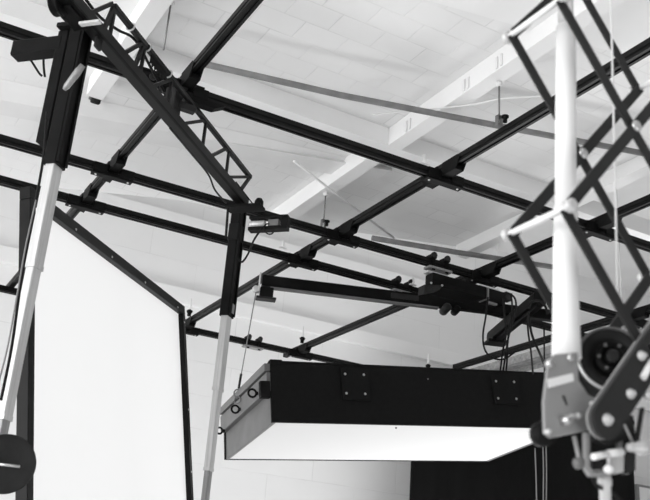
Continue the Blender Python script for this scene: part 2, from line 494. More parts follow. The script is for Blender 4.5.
# rack plate (toothed) between the chords
pr = []
a0, a1 = along(T0, 151), along(T0, 166)
for k in range(7):
    q = a0 + (a1 - a0) * k / 6
    pr += [q - [0, 0, .075], q + (a1 - a0) / 12 - [0, 0, .05]]
MB().prism([a0 - [0, 0, .012]] + pr + [a1 - [0, 0, .012]], N2 * .006).build('rack_plate', M['black2'], t_tr)
for ut in (130.5, 147, 168):
    MB().ring(along(T0, ut), D, .024, .005, 14, 6).build('tie_band', M['steel'], t_tr)
# sheave at the near end
sc = dep(58.5, 3, 4.35)
MB().lathe(sc - N2 * .025, N2, [(0, .035), (.004, .062), (.012, .062), (.018, .05), (.034, .05), (.04, .062), (.048, .062), (.052, .03)], 28).build('sheave', M['black2'], t_tr)
MB().bar(sc + N2 * .03, sc + D * .17 + N2 * .03 + [0, 0, -.01], .08, .06).build('sheave_bracket', M['black2'], t_tr, .006)
# end plate over the middle pole
pe = dep(240, 210, 6.25)
MB().box(pe + N2 * .035 + [0, 0, .012], [D, N2, UP], [.10, .25, .022]).build('end_plate', M['black2'], t_tr, .003)
MB().lathe(pe + N2 * .13 + [0, 0, .025], UP, [(0, .03), (.03, .03), (.05, .018)], 12).build('stop_knob', M['black2'], t_tr)

# trolley carrying the truss under the topmost cross rail
tc = atz(183, 97, ZAT - .1); tc = A([tc[0], AY[0] + RW / 2, ZAT - RH])
t = thing('trolley', 'black trolley box joining the lattice truss to the topmost cross rail', 'trolley', tc)
MB().box(tc + [-.08, 0, RH + .008], [XA, YA, UP], [.42, .07, .014]).build('carriage_plate', M['black2'], t, .003)
MB().prism([tc + A([x, -.034, z]) for x, z in ((-.10, -.001), (.28, -.001), (.21, -.04), (.10, -.04), (-.1, -.04))], [0, .06, 0]).build('side_wing', M['black2'], t)
for s in (-.2, .0):
    MB().lathe(tc + [s, -.036, -.004 + .03], YA, [(-.02, .022), (0, .022)], 14).build('wheel', M['greyd'], t)
pb_ = dep(173, 103, 5.52)
MB().box(pb_ + [0, 0, .01], [D, N2, UP], [.09, .07, .15]).build('gearbox', M['greyd'], t, .008)
MB().box(dep(183, 107, 5.55), [XA, YA, UP], [.15, .05, .04]).build('lower_bracket', M['greyd'], t, .004)

# ------------------------------------------------------------ telescopic poles
def pole(label, pl, cuts, w, d, sl, dep_box, label_plate=False):
    """pl: plan point; cuts: image rows of the section joints from the sleeve top down"""
    z = [zat(pl, c) for c in cuts]
    t = thing('telescopic_pole', label, 'telescopic pole', [pl[0], pl[1], z[0]], 'telescopic poles')
    a = A([pl[0], pl[1], 0])
    def seg(z0, z1, w_, d_, m, nm, ch=.004):
        return MB().bar(a + [0, 0, z1], a + [0, 0, z0], d_, w_, -D, ch).build(nm, m, t)
    seg(z[0], z[1], w + .018, d + .02, M['black2'], 'outer_sleeve', .006)
    for s in (-1, 1):
        MB().bar(a + N2 * (d / 2 + .014) + D * s * (w / 2 - .004) + [0, 0, z[1] + .01], a + N2 * (d / 2 + .014) + D * s * (w / 2 - .004) + [0, 0, z[0]], .012, .018, D).build('sleeve_rib', M['black2'], t)
    k = 0
    for i in range(1, len(z) - 1):
        f = 1 - .14 * k
        o = seg(z[i] + .05, z[i + 1], w * f, d * f, M['alu'] if i < len(z) - 2 else M['alud'], 'tube_section')
        zz = z[i + 1]
        MB().bar(a + [0, 0, zz - .001], a + [0, 0, zz + .02], d * f + .0015, w * f + .0015, -D).build('section_collar', M['alu'], t)
        k += 1
    if dep_box:
        for s, (r0, r1, w2, d2, sh) in enumerate(dep_box):
            z0, z1 = zat(pl, r0), zat(pl, r1)
            MB().bar(a - N2 * sh + [0, 0, z1], a - N2 * sh + [0, 0, z0], d2, w2, -D, .006).build('side_housing', M['black2'], t)
    return t, a, z
lp = dep(54, 167, 4.35); lp = lp[:2]
tL, aL, zL = pole('left telescopic pole, black sleeve above bright aluminium sections, nearest the camera', lp, (32, 167, 269, 420, 470), .072, .05, 0, [(33, 143, .07, .062, .075)])
# head of the left pole
hz = zL[0]
MB().box(aL + [0, 0, hz + .012], [D, N2, UP], [.13, .20, .024]).build('head_plate', M['black2'], tL, .004)
MB().box(dep(90, 23.0, 4.12), [D, N2, UP], [.026, .10, .012]).build('head_plate', M['alu'], tL, .002)
MB().lathe(aL - N2 * .03 + [0, 0, hz + .024], UP, [(0, .02), (.02, .02), (.03, .01)], 10).build('bolt', M['black2'], tL)
MB().box(aL + N2 * .11 + [0, 0, hz - .05], [D, N2, UP], [.05, .014, .12]).build('hanger_strap', M['greyd'], tL, .003)
g0, g1 = dep(64, 90, 4.22), dep(83, 65, 4.22)
gd = unit(g1 - g0)
mb = MB(); mb.lathe(g0, gd, [(0, .008), (.02, .015), (np.linalg.norm(g1 - g0) * .72, .0175), (np.linalg.norm(g1 - g0), .013)], 16)
mb.build('shock_absorber', M['alud'], tL)
# cross stub behind the head
S1 = aL - N2 * .10 + [0, 0, hz - .072]
lo, hi = .02, .6
for _ in range(40):
    m = (lo + hi) / 2
    if proj(S1 - N2 * m)[0] > 16: lo = m
    else: hi = m
S0 = S1 - N2 * lo
MB().bar(S0, S1 + N2 * .02, .075, .085, ch=.006).build('stub_arm', M['black2'], tL)

mp_ = dep(226, 320, 6.35)[:2]
tM, aM, zM = pole('middle telescopic pole under the far end of the lattice truss, beside the softbox', mp_, (210, 317, 391, 471, 560), .078, .05, 0, None)
MB().bar(aM + [0, 0, zat(mp_, 242)], aM + [0, 0, zat(mp_, 226)], .082, .104, -D, .008).build('sleeve_band', M['black'], tM)
lab = aM + N2 * (.031 + .012) + D * .0 + [0, 0, zat(mp_, 309)]
MB().box(lab + D * .0, [D, N2, UP], [.036, .004, .065]).build('rating_label', M['alud'], tM)
for r, s in ((471, .012), (463, .03)):
    MB().box(aM - D * .0255 + [0, 0, zat(mp_, r + 5)], [D, N2, UP], [.004, .03, s]).build('white_tape', M['label'], tM)
# winch beside the middle pole head
wc = dep(262, 224, 6.2)
t = thing('winch_motor', 'winch motor with pale cylinder beside the middle pole head', 'winch', wc)
wd = N2
MB().lathe(wc - wd * .085, wd, [(0, .018), (.005, .024), (.105, .024), (.11, .018)], 20).build('motor_cylinder', M['alu'], t)
MB().box(wc + wd * .05 + [0, 0, -.040], [wd, D, UP], [.27, .06, .024]).build('motor_tray', M['black2'], t, .003)
MB().box(wc + wd * .05 + [0, 0, .040], [wd, D, UP], [.27, .06, .018]).build('top_plate', M['black2'], t, .003)
MB().box(wc + wd * .165, [wd, D, UP], [.045, .06, .055]).build('end_block', M['black2'], t, .004)
MB().box(wc + wd * .085, [wd, D, UP], [.075, .045, .045]).build('gearbox', M['grey'], t, .006)
MB().ring(dep(269, 229, 6.15), YA, .036, .005, 18, 6).build('cable_loop', M['cable'], t)

# black disc hanging at the foot of the left pole
dc = dep(5.5, 464, 3.62)
vn = unit(CAM + A([0, 0, .0]) - dc); vn = unit(vn + A([0, 0, -.12]))
t = thing('round_dish', 'round dark dish with silver spigot at the foot of the left pole', 'dish', dc)
MB().lathe(dc - vn * .03, vn, [(0, .035), (.004, .095), (.026, .113), (.030, .114), (.032, .110), (.027, .09), (.024, .02)], 48).build('dish_plate', M['greyd'], t)
sx = unit(np.cross(vn, UP))
MB().tube([dc - sx * .055 + vn * .03, dc + sx * .03 + vn * .03], .006, 8).build('spigot', M['steel'], t)
MB().lathe(dc + sx * .028 + vn * .024, sx, [(0, .01), (.012, .013), (.018, .008), (.03, .008)], 10).build('spigot_knob', M['steel'], t)
MB().lathe([aL[0], aL[1], zat(lp, 452)], UP, [(0, .012), (.12, .012), (.14, .018)], 10).build('stem', M['steel'], t)

# --------------------------------------------------------------- white screen
upv = unit(R @ A([57 - CX, CY - (-2450), -F]))
TR = dep(181, 307, 7.0)
vt = unit(R @ A([507 - CX, CY - 558.5, -F]))
vt = unit(vt - upv * (vt @ upv))
lo, hi = 0.5, 3.5
for _ in range(50):
    m = (lo + hi) / 2
    if proj(TR - vt * m)[0] > 25: lo = m
    else: hi = m
WS = lo; TL = TR - vt * WS
ns = unit(np.cross(upv, vt))
if ns @ (CAM - TL) < 0: ns = -ns
HS = (TL[2] - .0) / upv[2]; HS = min(HS, TR[2] / upv[2])
FW = .066
t = thing('white_screen', 'large white glowing screen in a black frame at lower left', 'screen', (TL + TR) / 2 - upv * HS / 2)
ctr = (TL + TR) / 2 - upv * HS / 2
MB().box(ctr - ns * .012, [vt, upv, ns], [WS - .04, HS - .04, .012]).build('screen_cloth', M['screen'], t)
MB().box((TL + TR) / 2 - upv * FW / 2, [vt, upv, ns], [WS, FW, .06]).build('frame_bar', M['black'], t, .004)
MB().box((TL + TR) / 2 - upv * (HS - FW / 2), [vt, upv, ns], [WS, FW, .06]).build('frame_bar', M['black'], t, .004)
for c in (TL + vt * .03 - upv * (FW + .001), TR - vt * .027 - upv * (FW + .001)):
    ww = .06 if c[0] < 1.5 else .054
    MB().box(c - upv * (HS - 2 * FW) / 2, [vt, upv, ns], [ww, HS - 2 * FW - .002, .06]).build('frame_bar', M['black'], t, .004)
for f in (.22, .43, .66, .93):
    MB().lathe(TL + vt * WS * f - upv * .05 + ns * .03, ns, [(0, .008), (.004, .006)], 8).build('screw', M['steel'], t)
for f in (.03, .34, .55):
    MB().lathe(TR - vt * .03 - upv * (FW + f * HS * .6) + ns * .03, ns, [(0, .008), (.004, .006)], 8).build('screw', M['steel'], t)

# ------------------------------------------------------------ overhead softbox
k = 7.1 / F
raysP = [ray(272, 422), ray(574, 428.5), ray(486, 462), ray(221, 460)]
s_ = np.linalg.solve(A([raysP[0], -raysP[1], raysP[2]]).T, raysP[3])
kk = k / s_[0] 
Q = [raysP[0] * s_[0] * kk, raysP[1] * s_[1] * kk, raysP[2] * s_[2] * kk, raysP[3] * kk]
Q = [q + CAM for q in Q]
E1 = unit(Q[1] - Q[0]); E2 = Q[3] - Q[0]; E2 = unit(E2 - E1 * (E2 @ E1)); NB = unit(np.cross(E1, E2))
W1 = np.linalg.norm(Q[1] - Q[0]); W2 = np.linalg.norm(Q[3] - Q[0])
O = Q[0]
HB = .02
for _ in range(200):
    if proj(O + NB * HB)[1] <= 363: break
    HB += .004
def bx(a, b, c): return O + E1 * a + E2 * b + NB * c
sb = thing('overhead_softbox', 'large black overhead softbox with glowing white underside hanging from the rails', 'softbox', bx(W1 / 2, W2 / 2, HB / 2))
AX = [E1, E2, NB]
def sbox(n, m, a0, a1, b0, b1, c0, c1, bev=.004, par=None):
    return MB().box(bx((a0 + a1) / 2, (b0 + b1) / 2, (c0 + c1) / 2), AX, [a1 - a0, b1 - b0, c1 - c0]).build(n, m, par or sb, bev)
sbox('front_panel', M['boxcloth'], 0, W1, 0, .03, 0, HB)
sbox('rear_panel', M['boxcloth'], 0, W1, W2 - .03, W2, 0, HB)
sbox('side_panel', M['grey'], .012, .04, .031, W2 - .031, 0, HB)
sbox('side_panel', M['grey'], W1 - .04, W1 - .012, .031, W2 - .031, 0, HB)
sbox('top_panel', M['boxcloth'], .0, W1, .0, W2, HB + .001, HB + .02)
df = sbox('diffuser', M['lit'], .041, W1 - .041, .031, W2 - .031, .004, .016)
sr = sbox('side_rail', M['grey'], -.03, .011, .004, W2 - .004, HB * .52, HB * .84)
sbox('rail_lip', M['grey'], -.045, .011, .004, W2 * .98, HB * .86, HB * .99)
sbox('latch_block', M['boxcloth'], -.085, -.006, -.012, .04, HB * .40, HB * .68)
for b_, c_, R_ in ((.26, .62, .032), (.80 * .99, .62, .032), (1.36, .50, .028)):
    sh = MB(); c = bx(-.075, b_ * W2 / 1.5, HB * c_)
    sh.ring(c, E2, R_, .009, 18, 8); sh.build('shackle_ring', M['black2'], sb)
    MB().tube([c + E1 * R_, c + E1 * (R_ + .02)], .014, 8).build('shackle_pin', M['black2'], sb)
# plates with four screws
for (u0, v0, u1, v1) in ((341, 369, 369, 401), (492, 377, 519, 405)):
    c4 = [onplane(u, v, O, E2) for u, v in ((u0, v0), (u1, v0), (u1, v1), (u0, v1))]
    c = sum(c4) / 4; w = np.linalg.norm(c4[1] - c4[0]); h = np.linalg.norm(c4[3] - c4[0])
    pl = MB().box(c - E2 * .018, AX, [w, .02, h]).build('mounting_plate', M['boxcloth'], sb, .004)
    for a in (-1, 1):
        for b in (-1, 1):
            q = c + E1 * (a * w * .33 - .01) + NB * b * h * .30 - E2 * .028
            MB().lathe(q, -E2, [(0, .011), (.006, .008)], 10).build('screw', M['steel'], pl)
for u, v in ((428, 379), (396, 428)):
    MB().lathe(onplane(u, v, O, E2), -E2, [(0, .008), (.005, .006)], 8).build('screw', M['grey'], sb)
sbox('corner_cap', M['boxcloth'], 0, .10, -.006, .06, HB - .02, HB + .028, .008)

# ------------------------------------------------------------ boom arm
za = 2.80 + H
a0 = atz(262, 281, za); a1 = atz(560, 317, za)
ad = a1 - a0; ad[2] = 0; ad = unit(ad); ap = A([-ad[1], ad[0], 0])
t = thing('boom_arm', 'long black boom arm with pulley at its left end under the third cross rail', 'boom arm', a0)
MB().bar(a0, a1, .075, .10, ch=.004).build('arm_beam', M['black2'], t)

MB().box(a0 - ad * .02 - [0, 0, .02], [ad, ap, UP], [.012, .08, .18]).build('end_plate', M['alu'], t, .003)
MB().box(a0 + ad * .05 - [0, 0, .11], [ad, ap, UP], [.12, .09, .09]).build('pulley_block', M['black2'], t, .005)
MB().box(a0 + ad * .05 - [0, 0, .165], [ad, ap, UP], [.18, .10, .02]).build('pulley_guard', M['greyd'], t, .004)
MB().lathe(a0 - ad * .045 - ap * .02 - [0, 0, .09], ap, [(-.01, .02), (0, .036), (.008, .028), (.016, .036), (.026, .02)], 18).build('pulley', M['alu'], t)
def arm_at(u, dz):
    a, b = 0., 4.
    for _ in range(40):
        m = (a + b) / 2
        if proj(a0 + ad * m + [0, 0, dz])[0] < u: a = m
        else: b = m
    return a0 + ad * a + A([0, 0, dz])
MB().bar(a0 + ad * .08 - [0, 0, .058], arm_at(438, -.058), .06, .014).build('arm_rib', M['grey'], t, .002)
MB().box(arm_at(404, 0) - ap * .041, [ad, ap, UP], [.26, .006, .05]).build('rating_label', M['greyd'], t, .002)
mc = arm_at(445, -.062)
MB().lathe(mc - ap * .09, ap, [(0, .02), (.01, .04), (.12, .04), (.15, .04), (.17, .03)], 18).build('drive_wheel', M['greyd'], t)
MB().lathe(mc + ad * .1 - ap * .07, ap, [(0, .02), (.01, .034), (.12, .034), (.14, .02)], 18).build('drive_wheel', M['black2'], t)
# suspension wire
wt = a0 - ad * .045 - [0, 0, .12] - ap * .03
ring_c = bx(-.062, .80 * .99 * W2 / 1.5, HB * .66)
t = thing('suspension_wire', 'thin steel wire from the boom arm pulley down to the softbox side', 'wire', ring_c)
MB().tube([ring_c + [0, 0, .16], wt], .005, 8).build('wire', M['wire'], t)
MB().tube([ring_c + [0, 0, .16], ring_c + A([0, 0, .16]) + (wt - ring_c) * .12], .011, 8).build('wire_ferrule', M['greyd'], t)
MB().ring(ring_c + [0, 0, .115], E2, .036, .006, 18, 6).build('carabiner', M['grey'], t)
MB().ring(ring_c + [0, 0, .06], unit(E1 + E2), .03, .006, 18, 6).build('shackle', M['grey'], t)

# trolley on the third cross rail that carries the boom
c = atz(404, 284, ZAT); c = A([c[0], AY[2] + RW / 2, ZAT])
def small_trolley(c, label):
    t = thing('rail_trolley', label, 'trolley', c, 'small rail trolleys')
    for s in (-1, 1):
        MB().box(c + [s * .07, 0, .02], [XA, YA, UP], [.05, .10, .04]).build('roller_bracket', M['black2'], t, .006)
        MB().lathe(c + [s * .07, -.06, .03], YA, [(0, .015), (.01, .028), (.03, .028), (.04, .015)], 12).build('roller', M['greyd'], t)
        MB().box(c + [s * .07, -.036, -.04], [XA, YA, UP], [.03, .008, .13]).build('bracket_leg', M['black2'], t, .002)
    MB().box(c + [0, -.004, -RH - .02], [XA, YA, UP], [.24, .09, .02]).build('trolley_plate', M['alud'], t, .003)
    return t
T_0 = small_trolley(c, 'small roller trolley on the third cross rail just left of the control box')
c2 = atz(437, 262, ZAT); c2 = A([c2[0], AY[1] + RW / 2, ZAT])
copy_thing(T_0, c2 - c, 'small roller trolley on the second cross rail above the black control box')
c3 = atz(240, 372, ZAT); c3 = A([atz(255, 340, ZAT)[0], AY[3] + RW / 2, ZAT])
copy_thing(T_0, c3 - c, 'small roller trolley on the lowest cross rail, right of the middle pole')

# ------------------------------------------------------------ control box
bc0 = atz(432, 277, ZAT - .17)
t = thing('control_box', 'long black control box with cables hung under the second cross rail', 'control box', [0, 0, 0])
zc_ = ZAT - .20
ZH = .105
yf = AY[1] - .045                                    # front face of the case
pA = aty(433, 272, yf); pB = aty(505, 290, yf)
zc_ = pA[2] - ZH / 2
t.location = Vector(A([pA[0], AY[1], zc_])); LOC[t.name] = A([pA[0], AY[1], zc_])
L_ = pB[0] - pA[0]
MB().box([pA[0] + L_ * .37, AY[1] + .01, zc_], [XA, YA, UP], [L_ * .74, .11, ZH]).build('main_case', M['black2'], t, .005)
MB().box([pA[0] + L_ * .88, AY[1] + .005, zc_ - .012], [XA, YA, UP], [L_ * .23, .12, ZH + .01]).build('plug_case', M['black2'], t, .005)
MB().box([pA[0] + L_ * .752, AY[1] + .005, zc_ - .005], [XA, YA, UP], [L_ * .018, .125, ZH]).build('seam_strip', M['alud'], t, .002)
for f in (.10, .82):
    MB().box([pA[0] + L_ * f, AY[1] + .02, zc_ + ZH / 2 + .012], [XA, YA, UP], [.22, .06, .022]).build('spacer_plate', M['alu'], t, .003)
q1_, q2_, q3_, q4_ = aty(424, 293, yf - .10), aty(425, 285, yf - .10), aty(443, 285, yf - .10), aty(440, 290, yf - .10)
MB().prism([q1_, q2_, q3_, q4_], [0, .09, 0]).build('side_unit', M['greyd'], t, .004)
MB().box([pA[0] + .20, AY[1] - .03, zc_ - ZH / 2 - .03], [XA, YA, UP], [.52, .22, .035]).build('base_plate', M['black2'], t, .004)
for u, v in ((431, 283), (442, 285.5)):
    MB().lathe(aty(u, v, yf - .102), -YA, [(0, .010), (.008, .008)], 10).build('screw', M['steel'], t)
MB().box([pB[0] + .05, AY[1] + .0, zc_ + .03], [XA, YA, UP], [.08, .08, .07]).build('cable_gland', M['greyd'], t, .006)
for f in (.80, .86):
    MB().box([pA[0] + L_ * f, AY[1] - .03, zc_ - ZH / 2 - .026], [XA, YA, UP], [.05, .03, .02]).build('connector', M['alud'], t, .002)

# carriage bar square to the boom
zb2 = za - .11
b0 = atz(493, 337, zb2); b1 = b0 - ap * 1.25
t = thing('carriage_bar', 'short black bar with rounded end jutting left under the boom arm near the cables', 'carriage bar', b0)
mb = MB(); n = 10
pro = [(-.055, -.05), (-.055, .035), (-.04, .055), (.04, .055), (.055, .035), (.055, -.05)]
MB().section(b0, b1, pro[::-1]).build('bar_beam', M['black2'], t)
MB().lathe(b0 - ad * .05, ad, [(0, .045), (.005, .052), (.095, .052), (.1, .045)], 20).build('rounded_end', M['black2'], t)
MB().bar(b0 - ap * .05 - [0, 0, .065], b1 - [0, 0, .065], .05, .03).build('lower_channel', M['black'], t, .003)
MB().box(b0 - ap * .10 - [0, 0, .085], [ad, ap, UP], [.20, .16, .03]).build('foot_plate', M['black2'], t, .006)
MB().box(b0 - ap * .12 - [0, 0, .065], [ad, ap, UP], [.12, .12, .04]).build('foot_block', M['black2'], t, .006)

# ------------------------------------------------------------ loose cables
def cable(label, uvd, r=.008, m='cable'):
    return tag(MB().tube(spline([dep(u, v, d) for u, v, d in uvd], 7), r, 8).build('cable', M[m]), label, 'cable', 'loose cables')
cable('black cable bowing left below the control box, leftmost of the hanging bundle', [(488, 297, 8.0), (486, 315, 8.0), (483, 335, 8.0), (485, 350, 8.0), (493, 358, 8.0), (504, 359, 8.0), (515, 352, 8.0)])
cable('black cable dropping straight from the control box plug end to the softbox', [(503, 298, 8.0), (505, 320, 8.0), (506, 335, 8.0), (503, 350, 8.05), (500, 372, 8.3)])
cable('black cable looping from the control box gland, inner of two curved loops', [(506, 293, 7.9), (511, 296, 7.9), (512, 310, 7.9), (510, 325, 7.9), (507, 345, 7.95), (503, 372, 8.3)])
cable('black cable looping widest from the control box gland, outer of two curved loops', [(506, 292, 7.85), (514, 297, 7.85), (516, 306, 7.85), (513, 322, 7.85), (508, 340, 7.9), (507, 360, 8.0), (506, 374, 8.3)])
cable('black cable arching over the carriage bar, then falling beside the white tube', [(529, 309, 7.5), (530, 304, 7.5), (534, 301, 7.5), (540, 301, 7.5), (545, 306, 7.5), (548, 314, 7.5)], .01)
cable('thin black cable falling left of the white tube, from the carriage bar to the softbox', [(528, 312, 7.5), (528, 330, 7.5), (531, 352, 7.6), (533, 374, 7.8)])
cable('black cable slanting right behind the white tube foot, from the carriage bar', [(528, 312, 7.45), (532, 335, 7.45), (540, 354, 7.5), (547, 372, 7.7)], .01)
cable('straight black cable just left of the white tube, in front of the mesh tray', [(544, 325, 7.6), (544.5, 374, 7.9)], .007)
cable('black cable running down along the left telescopic pole', [(47, 112, 4.25), (43, 160, 4.18), (33, 215, 4.05), (22, 275, 3.9), (12, 345, 3.75), (1, 400, 3.62)], .006)
cable('thin pale cable down the left edge beside the left telescopic pole', [(36, 200, 4.05), (26, 245, 3.95), (18, 290, 3.85), (8, 345, 3.72), (-2, 385, 3.62)], .0035, 'wire')
cable('black cable hanging beneath the stub arm at upper left, left of a pair', [(25, 52, 4.75), (32, 62, 4.75), (39, 73, 4.75), (42, 76, 4.75)], .006)
cable('black cable hanging beneath the stub arm at upper left, right of a pair', [(44, 50, 4.7), (43.5, 60, 4.7), (44, 70, 4.7), (45, 77, 4.7)], .006)
cable('black cable trailing along the truss from the pulley to the winch knob', [(86, 0, 4.5), (100, 17, 4.7), (118, 30, 4.95), (135, 40, 5.1), (152, 70, 5.3), (164, 92, 5.4)], .008)
cable('thin wire strung under the truss bottom chord to the middle pole head', [(170, 128, 5.0), (190, 152, 5.4), (208, 174, 5.8), (215, 190, 6.0), (226, 203, 6.2)], .006)
cable('thin wire from the truss end down to the winch knob', [(236, 182, 6.1), (246, 195, 6.2), (256, 208, 6.3)], .004)
cable('black cable curving from the winch down the right side of the middle pole sleeve', [(262, 228, 6.15), (254, 240, 6.15), (248, 254, 6.2), (242, 262, 6.25), (238, 258, 6.25)], .007)
cable('short black cable down the left side of the middle pole head', [(228, 208, 6.2), (227, 222, 6.2), (226, 236, 6.25)], .009)
cable('thin wire from the truss sheave to the left pole head', [(58, 12, 4.3), (63, 18, 4.3), (68, 23, 4.35)], .006)

# ------------------------------------------------------------ mesh cable tray on the right
TX = 7.9
q0 = atx(468, 365, TX); q1 = atx(655, 322, TX)
zt = (q0[2] + q1[2]) / 2
t = thing('cable_tray', 'galvanised wire mesh cable tray hung behind the white tube', 'cable tray', [TX, q0[1], zt])
ya, yb2 = q1[1] - 1.0, min(q0[1] + .3, YW - .15)
mb = MB(); nz = 8
for i in range(nz):
    z = zt - .13 + .26 * i / (nz - 1); mb.tube([[TX, ya, z], [TX, yb2, z]], .006, 6)
for i in range(5):
    mb.tube([[TX + .06 * i, ya, zt - .13], [TX + .06 * i, yb2, zt - .13]], .006, 6)
n = int((yb2 - ya) / .07)
for i in range(n + 1):
    y = ya + (yb2 - ya) * i / n
    mb.tube([[TX, y, zt + .13], [TX, y, zt - .13], [TX + .27, y, zt - .13]], .006, 6)
mb.build('mesh_panel', M['tray'], t)
MB().box([TX + .28, (ya + yb2) / 2, zt], [XA, YA, UP], [.012, yb2 - ya, .26]).build('back_panel', M['tray'], t)
for i in range(4):
    y = ya + (yb2 - ya) * (i + .5) / 4
    MB().tube([[TX + .292, y, zt - .1], [TX + .292, y, ZR]], .008, 8).build('drop_rod', M['plaster2'], t)
for i in range(5):
    tag(MB().tube(spline([[TX + .04 + .045 * i, y, zt - .1 + .014 * ((i * 2) % 3)] for y in np.linspace(ya, yb2, 8)], 4), .015, 6).build('tray_cable', M['pipe']),
        'one of the cables lying in the wire mesh tray behind the white tube', 'cable', 'cables in the mesh tray')

# ------------------------------------------------------------ black drape and grey box
yd = 10.0
dl, dr = aty(411, 480, yd)[0], aty(634, 480, yd)[0]
dt = aty(574, 411, yd)[2]
mb = MB(); n = 60
vs = []; 
for i in range(n + 1):
    x = dl + (dr - dl) * i / n; w = .012 * math.sin(i * .9) + .006 * math.sin(i * 2.1)
    vs += [[x, yd + w, 0.01], [x, yd + w, dt], [x, yd + w + .02, dt], [x, yd + w + .02, .01]]
fs = []
for i in range(n):
    for j in range(4):
        fs.append([i * 4 + j, i * 4 + (j + 1) % 4, i * 4 + 4 + (j + 1) % 4, i * 4 + 4 + j])
fs += [[0, 1, 2, 3], [n * 4, n * 4 + 3, n * 4 + 2, n * 4 + 1]]
mb.add(vs, fs, True)
t = thing('backdrop', 'black backdrop cloth hanging on the back wall beneath the softbox', 'backdrop', [(dl + dr) / 2, yd, 0])
mb.build('cloth', M['drape'], t)
MB().bar([dl - .05, yd + .01, dt + .02], [dr + .05, yd + .01, dt + .02], .05, .05).build('top_bar', M['black2'], t)
for x in (dl + .05, dr - .05):
    MB().box([x, yd + .04, dt / 2], [XA, YA, UP], [.05, .03, dt]).build('upright', M['black2'], t)
gb = aty(641, 492, YW - .2)
t = thing('wall_box', 'pale grey box at the lower right corner below the scissor arms', 'box', gb)
MB().box(gb + [.2, .08, -.2], [XA, YA, UP], [.62, .22, .62]).build('case', M['plate'], t, .01)
MB().box(gb + [.2, -.035, -.2], [XA, YA, UP], [.54, .012, .54]).build('cover', M['white'], t, .006)
# thin wires below the softbox right end
cable('thin wire hanging below the softbox right end, left of three', [(535, 448, 8.6), (536, 475, 8.6), (537, 520, 8.6)], .006, 'wire')
cable('thin wire hanging below the softbox right end, middle of three', [(543, 447, 8.6), (543.5, 475, 8.6), (543, 520, 8.6)], .006, 'wire')
cable('thin wire hanging below the softbox right end, right of three', [(546, 446, 8.6), (546.5, 475, 8.6), (546, 520, 8.6)], .006, 'wire')

# ------------------------------------------------------------ pantograph hanger
DN = 1.62                                   # distance of its near scissor plane
h0 = dep(566, 208, DN)
yN = h0[1]
lo, hi = 0., 1.
for _ in range(40):
    m = (lo + hi) / 2
    if proj(h0 + YA * m)[0] > 513: lo = m
    else: hi = m
yF = yN + lo
xl = h0[0]
HZ = zat(h0, -1) - h0[2]                    # height of one scissor cell
zl0 = h0[2]                                 # height of the left hinge in view
xr = xl + 2 * (aty(634, 131, yN)[0] - xl)
pg = thing('scissor_pantograph', 'blurred grey scissor arm pantograph hanging close at right', 'pantograph hanger', [(xl + xr) / 2, (yN + yF) / 2, zl0])
BW = .0215
def sbar(y, x0, z0, x1, z1, s, w=BW):
    return MB().bar([x0, y + s * .004, z0], [x1, y + s * .004, z1], .0055, w, unit(np.cross(unit(A([x1 - x0, 0, z1 - z0])), YA))).build('scissor_bar', M['scis'], pg, .001)
NC = 4                                       # cells above the hinge in view
for y in (yN, yF):
    for i in range(NC):
        za_, zb_ = zl0 + i * HZ, zl0 + (i + 1) * HZ
        sbar(y, xl, za_, xr, zb_, -1); sbar(y, xl, zb_, xr, za_, 1)
        MB().lathe([(xl + xr) / 2, y - .012, (za_ + zb_) / 2], YA, [(0, .006), (.003, .0115), (.007, .0115), (.007, .005), (.022, .005)], 16).build('pivot_bolt', M['steel'], pg)
    # lower half cell
    if True:
        zb_ = zl0 - HZ
        f = .80
        sbar(y, xl, zl0, xl + (xr - xl) * f, zl0 - HZ * f, 1)
        f2 = .62
        sbar(y, xr, zl0, xr - (xr - xl) * f2, zl0 - HZ * f2, -1)
        MB().lathe([(xl + xr) / 2, y - .012, zl0 - HZ / 2], YA, [(0, .006), (.003, .0115), (.007, .0115), (.007, .005), (.022, .005)], 16).build('pivot_bolt', M['steel'], pg)
for i in range(NC + 1):
    for x in (xl, xr):
        z = zl0 + i * HZ
        MB().tube([[x, yN - .012, z], [x, yF + .016, z]], .0062, 12).build('cross_rod', M['tube'], pg)
        for y in (yN - .016, yF + .012):
            MB().lathe([x, y - .004, z], YA, [(0, .007), (.003, .013), (.012, .013), (.016, .008)], 16).build('hinge_cap', M['alu'], pg)
# head fixing it to a rail out of the frame
ztop = zl0 + NC * HZ
MB().box([(xl + xr) / 2, (yN + yF) / 2, ztop + .05], [XA, YA, UP], [xr - xl + .06, yF - yN + .06, .03]).build('head_plate', M['black2'], pg, .004)
for x in (xl, xr):
    MB().box([x, (yN + yF) / 2, ztop + .02], [XA, YA, UP], [.03, yF - yN + .06, .06]).build('head_bracket', M['black2'], pg, .003)
zr = ztop + .065
if zr < ZBT - .07:
    MB().bar([(xl + xr) / 2, (yN + yF) / 2, zr], [(xl + xr) / 2, (yN + yF) / 2, ZBT - .07], .05, .05, YA).build('drop_post', M['black2'], pg)

